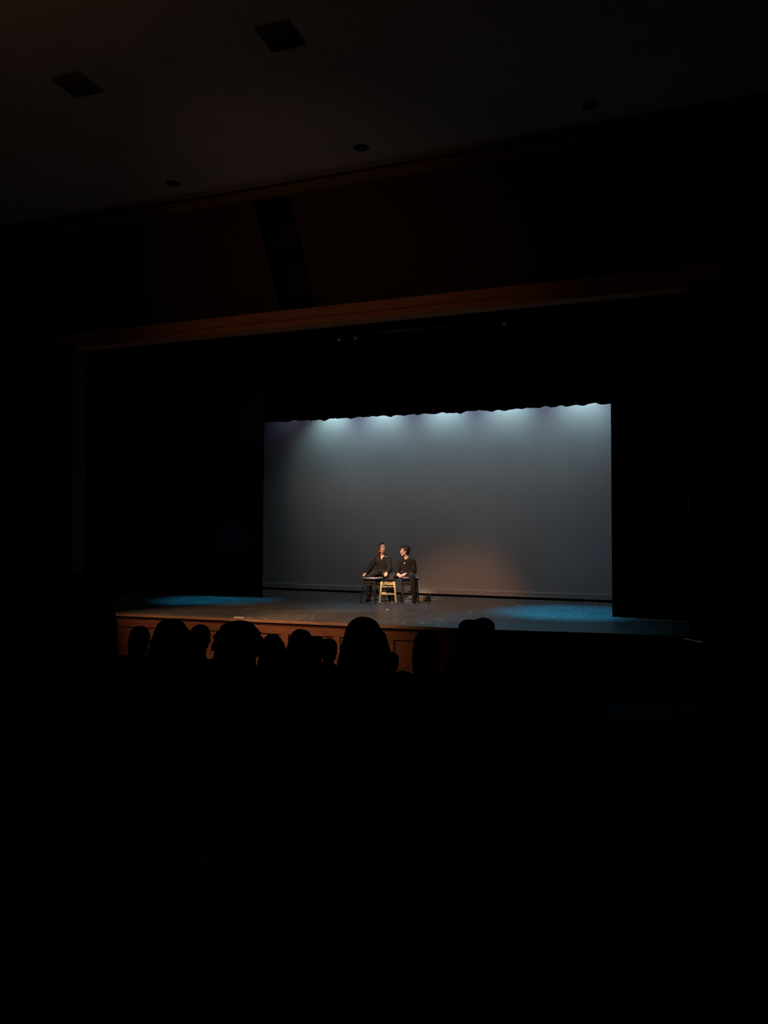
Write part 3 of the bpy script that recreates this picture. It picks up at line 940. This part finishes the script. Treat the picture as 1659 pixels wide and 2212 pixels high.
# ---- left actor: long auburn hair, looking to the right of the picture
def hair_left(t, C, M3, j):
    def p(v):
        return C + M3 @ Vector(v)
    bm = bmesh.new()
    ball(bm, p((0, 0.024, 0.048)), (0.083, 0.092, 0.086), M3, 20, 14)
    ball(bm, p((0, 0.035, 0.0)), (0.080, 0.080, 0.09), M3, 20, 14)
    # sides drawn back from the face, falling long on her right shoulder
    nk = j['neck']
    fall = [((-0.070, -0.030, 0.045), (-0.083, 0.0, -0.02), (-0.080, 0.005, -0.10)), ((-0.060, 0.03, 0.03), (-0.080, 0.045, -0.06), (-0.082, 0.04, -0.13)), ((-0.02, 0.075, 0.0), (-0.035, 0.085, -0.08), (-0.05, 0.075, -0.14))]
    for k, tri in enumerate(fall):
        a = [p(v) for v in tri]
        e1 = nk + Vector((-0.085 + 0.03 * k, -0.055 + 0.05 * k, -0.04))
        e2 = nk + Vector((-0.100 + 0.03 * k, -0.085 + 0.06 * k, -0.14))
        loft(bm, a + [e1, e2], [0.026, 0.030, 0.030, 0.026, 0.013], 10, ref=(0, 1, 0))
    for sx in (1,):
        a = [p((0.070, -0.010, 0.045)), p((0.082, 0.025, -0.03)), p((0.075, 0.055, -0.10))]
        loft(bm, a + [nk + Vector((0.065, 0.05, -0.02)), nk + Vector((0.10, 0.01, -0.03))], [0.022, 0.026, 0.026, 0.024, 0.012], 10, ref=(0, 1, 0))
    h = remesh_obj('hair', bm, M['hair_auburn'], t, 0.007, 3)
    bm = bmesh.new()
    ball(bm, p((-0.012, 0.005, 0.135)), (0.034, 0.034, 0.026), M3)
    loft(bm, [p((-0.045, 0.0, 0.118)), p((0.0, -0.02, 0.132)), p((0.045, 0.0, 0.122))], [0.014, 0.017, 0.012], 10, ref=(0, 1, 0))
    k_ = remesh_obj('top_knot', bm, M['hair_black'], t, 0.006, 2)
    bm = bmesh.new()
    loft(bm, [p((-0.030, -0.016, 0.152)), p((-0.008, -0.024, 0.160)), p((0.016, -0.018, 0.156))], [(0.006, 0.010)] * 3, 8, ref=(0, 1, 0))
    o = obj('hair_clip', bm, M['steel'], t)
    o['label'] = 'silver hair clip'

def extra_left(t, C, M3, j):
    nk, ch, pel = j['neck'], j['chest'], j['pelvis']
    # open V neckline: skin is shown by a small bib of skin colour belonging to the body
    bm = bmesh.new()
    v = [(-0.032, -0.060, -0.030), (0.036, -0.060, -0.030), (0.004, -0.098, -0.105)]
    pts = [nk + Vector(q) for q in v]
    a = [bm.verts.new(q) for q in pts]
    b = [bm.verts.new(q + Vector((0, 0.05, 0.0))) for q in pts]
    bm.faces.new(a)
    bm.faces.new(list(reversed(b)))
    for i in range(3):
        bm.faces.new((a[i], b[i], b[(i + 1) % 3], a[(i + 1) % 3]))
    obj('neckline', bm, M['skin'], t)
    bm = bmesh.new()
    ball(bm, nk + Vector((0.004, -0.106, -0.095)), (0.013, 0.006, 0.015))
    o = obj('pendant', bm, M['steel'], t, smooth=True)
    o['label'] = 'small silver pendant'
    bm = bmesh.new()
    ball(bm, j['sh_l'] + Vector((-0.035, -0.035, 0.052)), (0.048, 0.030, 0.012))  # grey blob shaped in place of the backlight highlight
    o = obj('shoulder_highlight', bm, M['steel'], t, smooth=True)
    o['label'] = 'grey patch standing in for a highlight on the shoulder'
    bm = bmesh.new()
    n = 28
    ring = []
    for k in range(n):
        a_ = 2 * math.pi * k / n
        ring.append(pel + Vector((math.cos(a_) * 0.150, math.sin(a_) * 0.124, 0.055)))
    loft(bm, ring + [ring[0]], [(0.016, 0.008)] * (n + 1), 8, ref=(0, 0, 1), round_ends=False)
    o = obj('belt', bm, M['belt'], t)
    bm = bmesh.new()
    ball(bm, pel + Vector((-0.02, -0.130, 0.055)), (0.030, 0.014, 0.018))
    loft(bm, [pel + Vector((0.0, -0.134, 0.05)), pel + Vector((0.010, -0.140, 0.015)), pel + Vector((0.008, -0.142, -0.03))], [(0.008, 0.004)] * 3, 8, ref=(1, 0, 0))
    obj('knot', bm, M['belt'], o, smooth=True)

JL = dict(head=(-6.195, 16.87, 1.205), neck=(-6.185, 16.90, 1.055), chest=(-6.195, 16.91, 0.91), pelvis=(-6.215, 16.92, 0.645),
          sh_r=(-6.360, 16.90, 0.955), sh_l=(-6.040, 16.91, 0.965), el_r=(-6.470, 16.80, 0.735), el_l=(-5.975, 16.80, 0.735),
          wr_r=(-6.490, 16.56, 0.632), wr_l=(-5.975, 16.60, 0.665),
          hip_r=(-6.29, 16.90, 0.645), hip_l=(-6.135, 16.90, 0.645), kn_r=(-6.40, 16.56, 0.560), kn_l=(-5.955, 16.60, 0.575),
          an_r=(-6.42, 16.63, 0.10), an_l=(-5.935, 16.72, 0.10), toe_r=(-6.43, 16.50, 0.03), toe_l=(-5.92, 16.6, 0.03))
performer((-6.20, 16.9, 0.0), 'seated person with long auburn hair and black top, looking to the right', JL, hair_left,
          dict(hem=0.03, w0=0.150, w1=0.142, sleeve=0.012, mat=M['sweater_grey']), dict(to=0.95, w=0.014, mat=M['trousers']),
          0.98, R(52), R(-2), R(4),
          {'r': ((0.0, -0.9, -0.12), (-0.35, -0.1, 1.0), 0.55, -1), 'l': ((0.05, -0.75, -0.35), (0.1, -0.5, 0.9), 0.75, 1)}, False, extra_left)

# ---- right actor: short dark hair, looking to the left of the picture
def hair_right(t, C, M3, j):
    def p(v):
        return C + M3 @ Vector(v)
    bm = bmesh.new()
    ball(bm, p((0, 0.022, 0.055)), (0.085, 0.098, 0.084), M3, 20, 14)
    ball(bm, p((0, 0.058, 0.005)), (0.074, 0.060, 0.085), M3, 20, 14)
    ball(bm, p((0, -0.045, 0.098)), (0.066, 0.055, 0.034), M3, 16, 10)
    for sx in (-1, 1):
        loft(bm, [p((sx * 0.070, -0.010, 0.055)), p((sx * 0.074, -0.012, 0.012)), p((sx * 0.071, -0.014, -0.010))], [0.016, 0.012, 0.006], 8, ref=(0, 1, 0))
    loft(bm, [p((-0.05, -0.085, 0.082)), p((0.0, -0.098, 0.080)), p((0.05, -0.083, 0.086))], [0.014, 0.014, 0.012], 8, ref=(0, 0, 1))
    remesh_obj('hair', bm, M['hair_black'], t, 0.0065, 3)

def extra_right(t, C, M3, j):
    nk = j['neck']
    bm = bmesh.new()
    ball(bm, nk + Vector((-0.012, -0.105, -0.125)), (0.015, 0.006, 0.015))
    o = obj('pin', bm, M['white'], t, smooth=True)
    o['label'] = 'small round white pin'
    bm = bmesh.new()
    n = 24
    ring = [nk + Vector((math.cos(2 * math.pi * k / n) * 0.072, 0.016 + math.sin(2 * math.pi * k / n) * 0.068, -0.035 + 0.022 * math.sin(2 * math.pi * k / n))) for k in range(n)]
    loft(bm, ring + [ring[0]], [0.011] * (n + 1), 8, ref=(0, 0, 1), round_ends=False)
    obj('collar', bm, M['sweater'], t, smooth=True)

JR = dict(head=(-5.600, 16.86, 1.155), neck=(-5.565, 16.875, 1.015), chest=(-5.555, 16.88, 0.875), pelvis=(-5.550, 16.87, 0.650),
          sh_r=(-5.710, 16.87, 0.915), sh_l=(-5.395, 16.88, 0.920), el_r=(-5.745, 16.76, 0.700), el_l=(-5.345, 16.77, 0.705),
          wr_r=(-5.660, 16.555, 0.660), wr_l=(-5.480, 16.56, 0.665),
          hip_r=(-5.64, 16.86, 0.650), hip_l=(-5.465, 16.85, 0.650), kn_r=(-5.825, 16.60, 0.590), kn_l=(-5.285, 16.44, 0.600),
          an_r=(-5.775, 16.48, 0.10), an_l=(-5.225, 16.42, 0.10), toe_r=(-5.72, 16.36, 0.03), toe_l=(-5.225, 16.29, 0.03))
JR = {k: (v[0] - 0.025, v[1], v[2] - (0.0 if k[:2] in ('an', 'to') else 0.012)) for k, v in JR.items()}
performer((-5.55, 16.85, 0.0), 'seated person with short dark hair and black sweater, looking left', JR, hair_right,
          dict(hem=-0.005, w0=0.165, w1=0.150, sleeve=0.008, mat=M['sweater']), dict(to=0.90, w=0.012, mat=M['jeans']),
          0.98, R(-68), R(-8), R(-4),
          {'r': ((0.55, -0.55, -0.30), (0.0, -0.45, 0.9), 0.7, 1), 'l': ((-0.75, -0.40, -0.30), (0.0, -0.45, 0.9), 0.6, -1)}, True, extra_right)

# ------------------------------------------------------------------ SMALL THINGS ON THE STAGE
t = thing('wooden_block', 'small pale wooden block on the floor behind the right actor', 'block', (-5.29, 17.02, 0.0), R(12))
boxo('block_body', (0, 0, 0.05), (0.14, 0.20, 0.10), M['pale_wood'], t, bevel=0.006)
boxo('lit_top', (0, 0, 0.107), (0.15, 0.21, 0.014), M['white'], t, bevel=0.003)  # white plate stands for the light on the block's top
t = thing('floor_wedge', 'dark wedge on the floor right of the pale block', 'wedge', (-5.15, 17.06, 0.0), R(8))
bm = bmesh.new()
pr = [(-0.06, 0.0), (0.09, 0.0), (0.05, 0.15), (0.02, 0.16)]
f_ = [bm.verts.new((x, -0.06, z)) for x, z in pr]
b_ = [bm.verts.new((x, 0.06, z)) for x, z in pr]
bm.faces.new(f_)
bm.faces.new(list(reversed(b_)))
for i in range(4):
    bm.faces.new((f_[i], b_[i], b_[(i + 1) % 4], f_[(i + 1) % 4]))
obj('wedge_body', bm, M['metal_black'], t, bevel=0.006)
bm = bmesh.new()
box(bm, (0, 0, 0.003), (0.055, 0.16, 0.006), rotz(R(20)))
o = obj('floor_mark', bm, M['white'], None, bevel=0.001)
o.location = (-5.376, 14.98, 0.0)
tag(o, 'small white tape mark on the stage floor in front of the stools', 'tape')
bm = bmesh.new()
box(bm, (0, 0, 0.004), (0.15, 0.10, 0.008), rotz(R(8)))
box(bm, (0.09, 0.01, 0.003), (0.10, 0.06, 0.006), rotz(R(-14)))
o = obj('paper_scrap', bm, M['white'], None, bevel=0.001)
o.location = (-7.55, 12.70, 0.0)
tag(o, 'crumpled white paper scrap lying on the left front edge of the stage', 'paper')
# small metal fitting of unknown use at the left end of the stage
t = thing('pale_fitting', 'small pale metal fitting with a thin arm at the left stage end', 'fitting', (-11.15, 13.9, 0.0))
bm = bmesh.new()
loft(bm, [(0, 0, 0.0), (0, 0, 0.03), (0, 0, 0.05)], [0.09, 0.08, 0.03], 14, ref=(1, 0, 0), round_ends=False)
obj('base', bm, M['metal_black'], t)
bm = bmesh.new()
cyl(bm, (0, 0, 0.04), (0, 0, 0.16), 0.012)
cyl(bm, (0, 0, 0.15), (0.16, -0.02, 0.22), 0.010)
obj('boom', bm, M['steel'], t)
bm = bmesh.new()
loft(bm, [(-0.02, -0.02, 0.07), (-0.02, -0.02, 0.11)], [0.045, 0.05], 16, ref=(1, 0, 0))
obj('capsule', bm, M['chrome'], t, smooth=True)  # round polished end of the fitting
# microphone stand at the right stage corner
t = thing('microphone_stand', 'thin gooseneck microphone stand at the dark right corner of the stage', 'microphone stand', (0.72, 12.14, -0.004))
bm = bmesh.new()
loft(bm, [(0, 0, 0.0), (0, 0, 0.018), (0, 0, 0.03)], [0.13, 0.125, 0.03], 18, ref=(1, 0, 0), round_ends=False)
obj('base', bm, M['metal_black'], t)
bm = bmesh.new()
cyl(bm, (0, 0, 0.02), (0, 0, 0.36), 0.011, 10)
obj('pole', bm, M['chrome'], t, smooth=True)
bm = bmesh.new()
loft(bm, [(0, 0, 0.35), (0.0, 0, 0.62), (-0.012, 0, 0.78), (-0.05, 0, 0.90), (-0.09, 0, 0.935)], [0.009, 0.008, 0.007, 0.006, 0.006], 8, ref=(0, 1, 0))
obj('gooseneck', bm, M['metal_black'], t, smooth=True)
bm = bmesh.new()
loft(bm, [(-0.09, 0, 0.935), (-0.17, 0, 0.94)], [0.009, 0.013], 10, ref=(0, 1, 0))
obj('capsule', bm, M['metal_black'], t, smooth=True)

# ------------------------------------------------------------------ AUDIENCE
def make_seat(loc, label):
    t = thing('theatre_seat', label, 'theatre seat', loc, 0, 'theatre seats in the dark house')
    bm = bmesh.new()
    n = 9
    # padded back with a rounded top, leaning back
    pts_f = []
    for k in range(n):
        f = k / (n - 1)
        z = 0.38 + 0.52 * f
        y = -0.20 - 0.10 * f
        wv = 0.245 - 0.05 * max(0.0, (f - 0.7) / 0.3) ** 2
        pts_f.append((wv, y, z))
    A = [[bm.verts.new((sx * wv, y + dy, z)) for sx, dy in ((-1, 0.035), (1, 0.035), (1, -0.045), (-1, -0.045))] for wv, y, z in pts_f]
    for a, b in zip(A, A[1:]):
        for k in range(4):
            bm.faces.new((a[k], a[(k + 1) % 4], b[(k + 1) % 4], b[k]))
    bm.faces.new(A[0])
    bm.faces.new(list(reversed(A[-1])))
    obj('backrest', bm, M['upholstery'], t, bevel=0.01)
    boxo('seat', (0, 0.04, 0.395), (0.47, 0.44, 0.085), M['upholstery'], t, bevel=0.02)
    for sx in (-1, 1):
        l = boxo('side_frame', (sx * 0.272, 0.0, 0.30), (0.03, 0.36, 0.60), M['metal_black'], t, bevel=0.006)
        boxo('armrest', (sx * 0.272, 0.02, 0.615), (0.05, 0.40, 0.035), M['wall_dark'], t, bevel=0.01)
    return t

def audience_base(kind, hair_m, top_m):
    """seated figure facing +Y, hips at the origin; returns list of part objects (unparented)."""
    t = bpy.data.objects.new('person', None)
    link(t)
    M3 = Matrix.Rotation(math.pi, 3, 'Z')
    C = Vector((0, -0.02, 1.155))
    seat = 0.44
    pel = Vector((0, -0.02, seat + 0.09))
    ch = Vector((0, -0.055, 0.80))
    nk = Vector((0, -0.045, 1.005))
    sh = {q: Vector((sx * 0.175, -0.05, 0.945)) for q, sx in (('r', 1), ('l', -1))}
    el = {q: Vector((sx * 0.225, 0.0, 0.68)) for q, sx in (('r', 1), ('l', -1))}
    wr = {q: Vector((sx * 0.09, 0.22, 0.64)) for q, sx in (('r', 1), ('l', -1))}
    hip = {q: Vector((sx * 0.09, 0.0, seat + 0.085)) for q, sx in (('r', 1), ('l', -1))}
    kn = {q: Vector((sx * 0.11, 0.40, seat + 0.075)) for q, sx in (('r', 1), ('l', -1))}
    an = {q: Vector((sx * 0.11, 0.40, 0.09)) for q, sx in (('r', 1), ('l', -1))}
    bm = bmesh.new()
    head_parts(bm, C, M3, 1.0)
    loft(bm, [C + Vector((0, -0.016, -0.03)), nk], [0.052, 0.06], 12)
    loft(bm, [pel, pel.lerp(ch, 0.5), ch, nk - Vector((0, 0, 0.05))], [(0.14, 0.095), (0.125, 0.085), (0.155, 0.095), (0.08, 0.06)], 16, ref=(1, 0, 0))
    for q, sx in (('r', 1), ('l', -1)):
        loft(bm, [ch + Vector((0, 0, 0.10)), sh[q]], [0.055, 0.05], 10, ref=(0, 1, 0))
        arm_chain(bm, sh[q], el[q], wr[q], 0.045, 0.036, 0.026)
        hand(bm, wr[q], (-sx * 0.7, 0.7, -0.25), (0, 0.2, 1), -sx, 0.4, 1.0)
        loft(bm, [hip[q], kn[q], an[q]], [0.078, 0.054, 0.036], 12)
        g = Vector((an[q].x, an[q].y, 0.045))
        loft(bm, [g - Vector((0, 0.03, 0)), g + Vector((0, 0.15, -0.01))], [(0.03, 0.03), (0.034, 0.022)], 10, ref=(1, 0, 0))
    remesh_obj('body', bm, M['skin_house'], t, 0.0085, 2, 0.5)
    face_bits(t, C, M3, 1.0)
    bm = bmesh.new()
    loft(bm, [pel - Vector((0, 0, 0.03)), pel.lerp(ch, 0.5), ch + Vector((0, 0, 0.03)), nk - Vector((0, 0, 0.07)), nk - Vector((0, 0, 0.03))], [(0.165, 0.12), (0.155, 0.115), (0.175, 0.118), (0.12, 0.085), (0.072, 0.066)], 18, ref=(1, 0, 0))
    for q in 'rl':
        loft(bm, [ch + Vector((0, 0, 0.095)), sh[q]], [0.068, 0.068], 10, ref=(0, 1, 0))
        arm_chain(bm, sh[q], el[q], wr[q], 0.052, 0.046, 0.036, 0.012, 0.92)
    if kind == 'hood':
        loft(bm, [nk + Vector((-0.12, -0.02, -0.03)), nk + Vector((-0.05, -0.10, 0.0)), nk + Vector((0.05, -0.10, 0.0)), nk + Vector((0.12, -0.02, -0.03))], [0.05, 0.06, 0.06, 0.05], 12, ref=(0, 0, 1))
    remesh_obj('top', bm, top_m, t, 0.014, 3)
    bm = bmesh.new()
    loft(bm, [pel + Vector((0, 0, 0.06)), pel + Vector((0, 0, 0.02))], [(0.15, 0.11), (0.155, 0.115)], 16, ref=(1, 0, 0))
    for q in 'rl':
        e = kn[q].lerp(an[q], 0.9)
        loft(bm, [hip[q], kn[q], e], [0.09, 0.070, 0.062], 12)
    remesh_obj('trousers', bm, M['jacket'], t, 0.014, 3)
    for q in 'rl':
        g = Vector((an[q].x, an[q].y, 0.0))
        bm = bmesh.new()
        loft(bm, [g + Vector((0, -0.05, 0.04)), g + Vector((0, 0.05, 0.045)), g + Vector((0, 0.17, 0.03))], [(0.04, 0.036), (0.044, 0.042), (0.036, 0.024)], 12, ref=(1, 0, 0))
        loft(bm, [g + Vector((0, -0.01, 0.05)), g + Vector((0, 0, 0.12))], [0.042, 0.042], 12)
        remesh_obj('shoe', bm, M['boot'], t, 0.012, 2)
    bm = bmesh.new()
    def p(x, y, z):
        return C + Vector((x, y, z))
    ball(bm, p(0, -0.016, 0.045), (0.086, 0.102, 0.088))
    ball(bm, p(0, -0.045, 0.0), (0.080, 0.070, 0.090))
    if kind == 'short':
        pass
    elif kind in ('long', 'wide'):
        wd = 1.0 if kind == 'long' else 1.28
        loft(bm, [p(0, -0.02, 0.06), p(0, -0.05, -0.02), p(0, -0.075, -0.13), p(0, -0.095, -0.25), p(0, -0.10, -0.36)], [(0.085 * wd, 0.085), (0.100 * wd, 0.085), (0.118 * wd, 0.065), (0.130 * wd, 0.055), (0.112 * wd, 0.035)], 20, ref=(1, 0, 0))
        for sx in (-1, 1):
            loft(bm, [p(sx * 0.07 * wd, 0.02, 0.05), p(sx * 0.092 * wd, 0.02, -0.04), p(sx * 0.108 * wd, 0.005, -0.16), p(sx * 0.112 * wd, 0.005, -0.27)], [0.026, 0.030, 0.034, 0.018], 10, ref=(0, 1, 0))
    elif kind == 'bob':
        loft(bm, [p(0, -0.02, 0.05), p(0, -0.04, -0.03), p(0, -0.05, -0.10), p(0, -0.06, -0.17)], [(0.090, 0.085), (0.098, 0.085), (0.094, 0.07), (0.082, 0.05)], 18, ref=(1, 0, 0))
    elif kind == 'bun':
        ball(bm, p(0.082, -0.055, 0.070), (0.044, 0.044, 0.038))
        loft(bm, [p(0, -0.03, 0.03), p(0, -0.06, -0.06), p(0, -0.075, -0.16), p(0, -0.09, -0.26)], [(0.085, 0.08), (0.090, 0.07), (0.090, 0.05), (0.085, 0.03)], 18, ref=(1, 0, 0))
    elif kind == 'messy':
        for k in range(70):
            a = 2 * math.pi * k / 70 * 3.0 + random.uniform(-0.1, 0.1)
            el_ = -0.5 + 1.75 * k / 70
            d = Vector((math.cos(a) * math.cos(el_), -abs(math.sin(a)) * math.cos(el_) * 0.9 + 0.12, math.sin(el_)))
            b0 = p(0, -0.015, 0.03) + Vector((d.x * 0.100, d.y * 0.09, d.z * 0.075))
            d2 = (d * 0.7 + Vector((random.uniform(-0.4, 0.4), 0, -0.6))).normalized()
            loft(bm, [b0, b0 + d * 0.014, b0 + d * 0.014 + d2 * 0.034], [0.028, 0.022, 0.007], 8)
        loft(bm, [p(-0.095, -0.03, 0.02), p(-0.125, -0.04, 0.0), p(-0.145, -0.04, -0.025)], [0.03, 0.022, 0.006], 8)
        loft(bm, [p(0, -0.05, 0.0), p(0, -0.075, -0.12), p(0, -0.09, -0.24)], [(0.105, 0.075), (0.125, 0.06), (0.125, 0.035)], 18, ref=(1, 0, 0))
    elif kind == 'hood':
        ball(bm, p(0, -0.03, 0.045), (0.100, 0.100, 0.088))
        ball(bm, p(-0.040, -0.04, 0.088), (0.058, 0.056, 0.046))
        ball(bm, p(0.036, -0.04, 0.098), (0.062, 0.058, 0.048))
        loft(bm, [p(0, -0.03, 0.03), p(0, -0.06, -0.05), p(0, -0.085, -0.14), p(0, -0.10, -0.24)], [(0.102, 0.085), (0.116, 0.08), (0.165, 0.075), (0.175, 0.05)], 20, ref=(1, 0, 0))
    o = remesh_obj('hair', bm, hair_m, t, 0.010, 3)
    return t

PROTO = {}
SEATS = []
AUD = [
    (-4.589, 6.0, 0.997, 'bob', 'audience member with dark narrow head, leftmost silhouette against the lit stage front', 'leftmost head silhouette'),
    (-2.959, 4.2, 0.996, 'wide', 'audience member with wide long hair, second large silhouette from the left', 'wide long-haired silhouette'),
    (-3.935, 6.0, 1.030, 'bun', 'audience member with hair tied in a small side bun, beside the wide-haired silhouette', 'side-bun silhouette'),
    (-1.933, 3.3, 0.978, 'messy', 'audience member with broad tousled hair, silhouette just below the paper scrap', 'tousled-hair silhouette'),
    (-3.20, 6.0, 0.985, 'long', 'audience member partly hidden behind the right of the tousled silhouette', 'half-hidden head beside the tousled one'),
    (-2.485, 5.1, 1.000, 'long', 'audience member with smooth round hair, left of the tall pointed silhouette', 'smooth round head'),
    (-3.613, 7.8, 1.031, 'short', 'audience member with small head peeking between two round heads, far row', 'small peeking head'),
    (-3.072, 6.9, 0.999, 'short', 'audience member with small round head, right of the smooth round-haired one', 'small round head'),
    (-1.286, 3.3, 1.004, 'long', 'audience member with long straight hair, tall pointed silhouette below the gold stool', 'tall pointed silhouette'),
    (-2.741, 7.8, 0.931, 'short', 'audience member low down, dark bump right of the tall pointed silhouette', 'low dark bump'),
    (-1.525, 5.1, 1.037, 'bob', 'audience member with narrow rounded head, left of the two-bump hair', 'narrow rounded head'),
    (-0.967, 4.2, 1.060, 'hood', 'audience member with two hair bumps and thick collar, tallest head against the stage floor', 'two-bump head'),
    (-0.788, 5.1, 1.035, 'short', 'audience member with short hair in the dark, nearest right of the two-bump head', 'first dim head at the right'),
    (-0.682, 6.0, 1.051, 'short', 'audience member with short hair in the dark, farthest right of the heads', 'farthest right head'),
    (-2.085, 2.4, 1.060, 'long_brown', 'audience member with long brown hair and tan top at the far left', 'brown-haired person at far left'),
]
def seat_at(x, y, label):
    if not SEATS:
        s = make_seat((x, y, row_floor(y)), label)
    else:
        s = copy_tree(SEATS[0])
        s.location = (x, y, row_floor(y))
        s['label'] = label
    SEATS.append(s)
    return s
for x, y, sc, kind, label, under in AUD:
    fl = row_floor(y)
    if kind not in PROTO:
        if kind == 'long_brown':
            p_ = audience_base('long', M['hair_brown'], M['jacket_tan'])
        else:
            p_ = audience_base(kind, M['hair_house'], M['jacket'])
        PROTO[kind] = p_
        t = p_
    else:
        t = copy_tree(PROTO[kind])
    t.location = (x, y, fl)
    t.scale = (sc, sc, sc)
    t.rotation_euler = (0, 0, 0.0)
    tag(t, label, 'person', 'seated audience in the dark')
    seat_at(x, y, 'dark red theatre seat under the ' + under)
for k, x in enumerate((-1.135, -0.525, 0.085)):
    s = seat_at(x, 1.5, ('empty dark theatre seat in the nearest row, left one', 'empty dark theatre seat in the nearest row with a pale plate on its back', 'empty dark theatre seat in the nearest row, right one')[k])
    if k == 1:
        bm = bmesh.new()
        box(bm, (0, -0.347, 0.80), (0.022, 0.006, 0.05))
        o = obj('seat_plate', bm, M['plate'], s)
        o['label'] = 'pale blank plate'
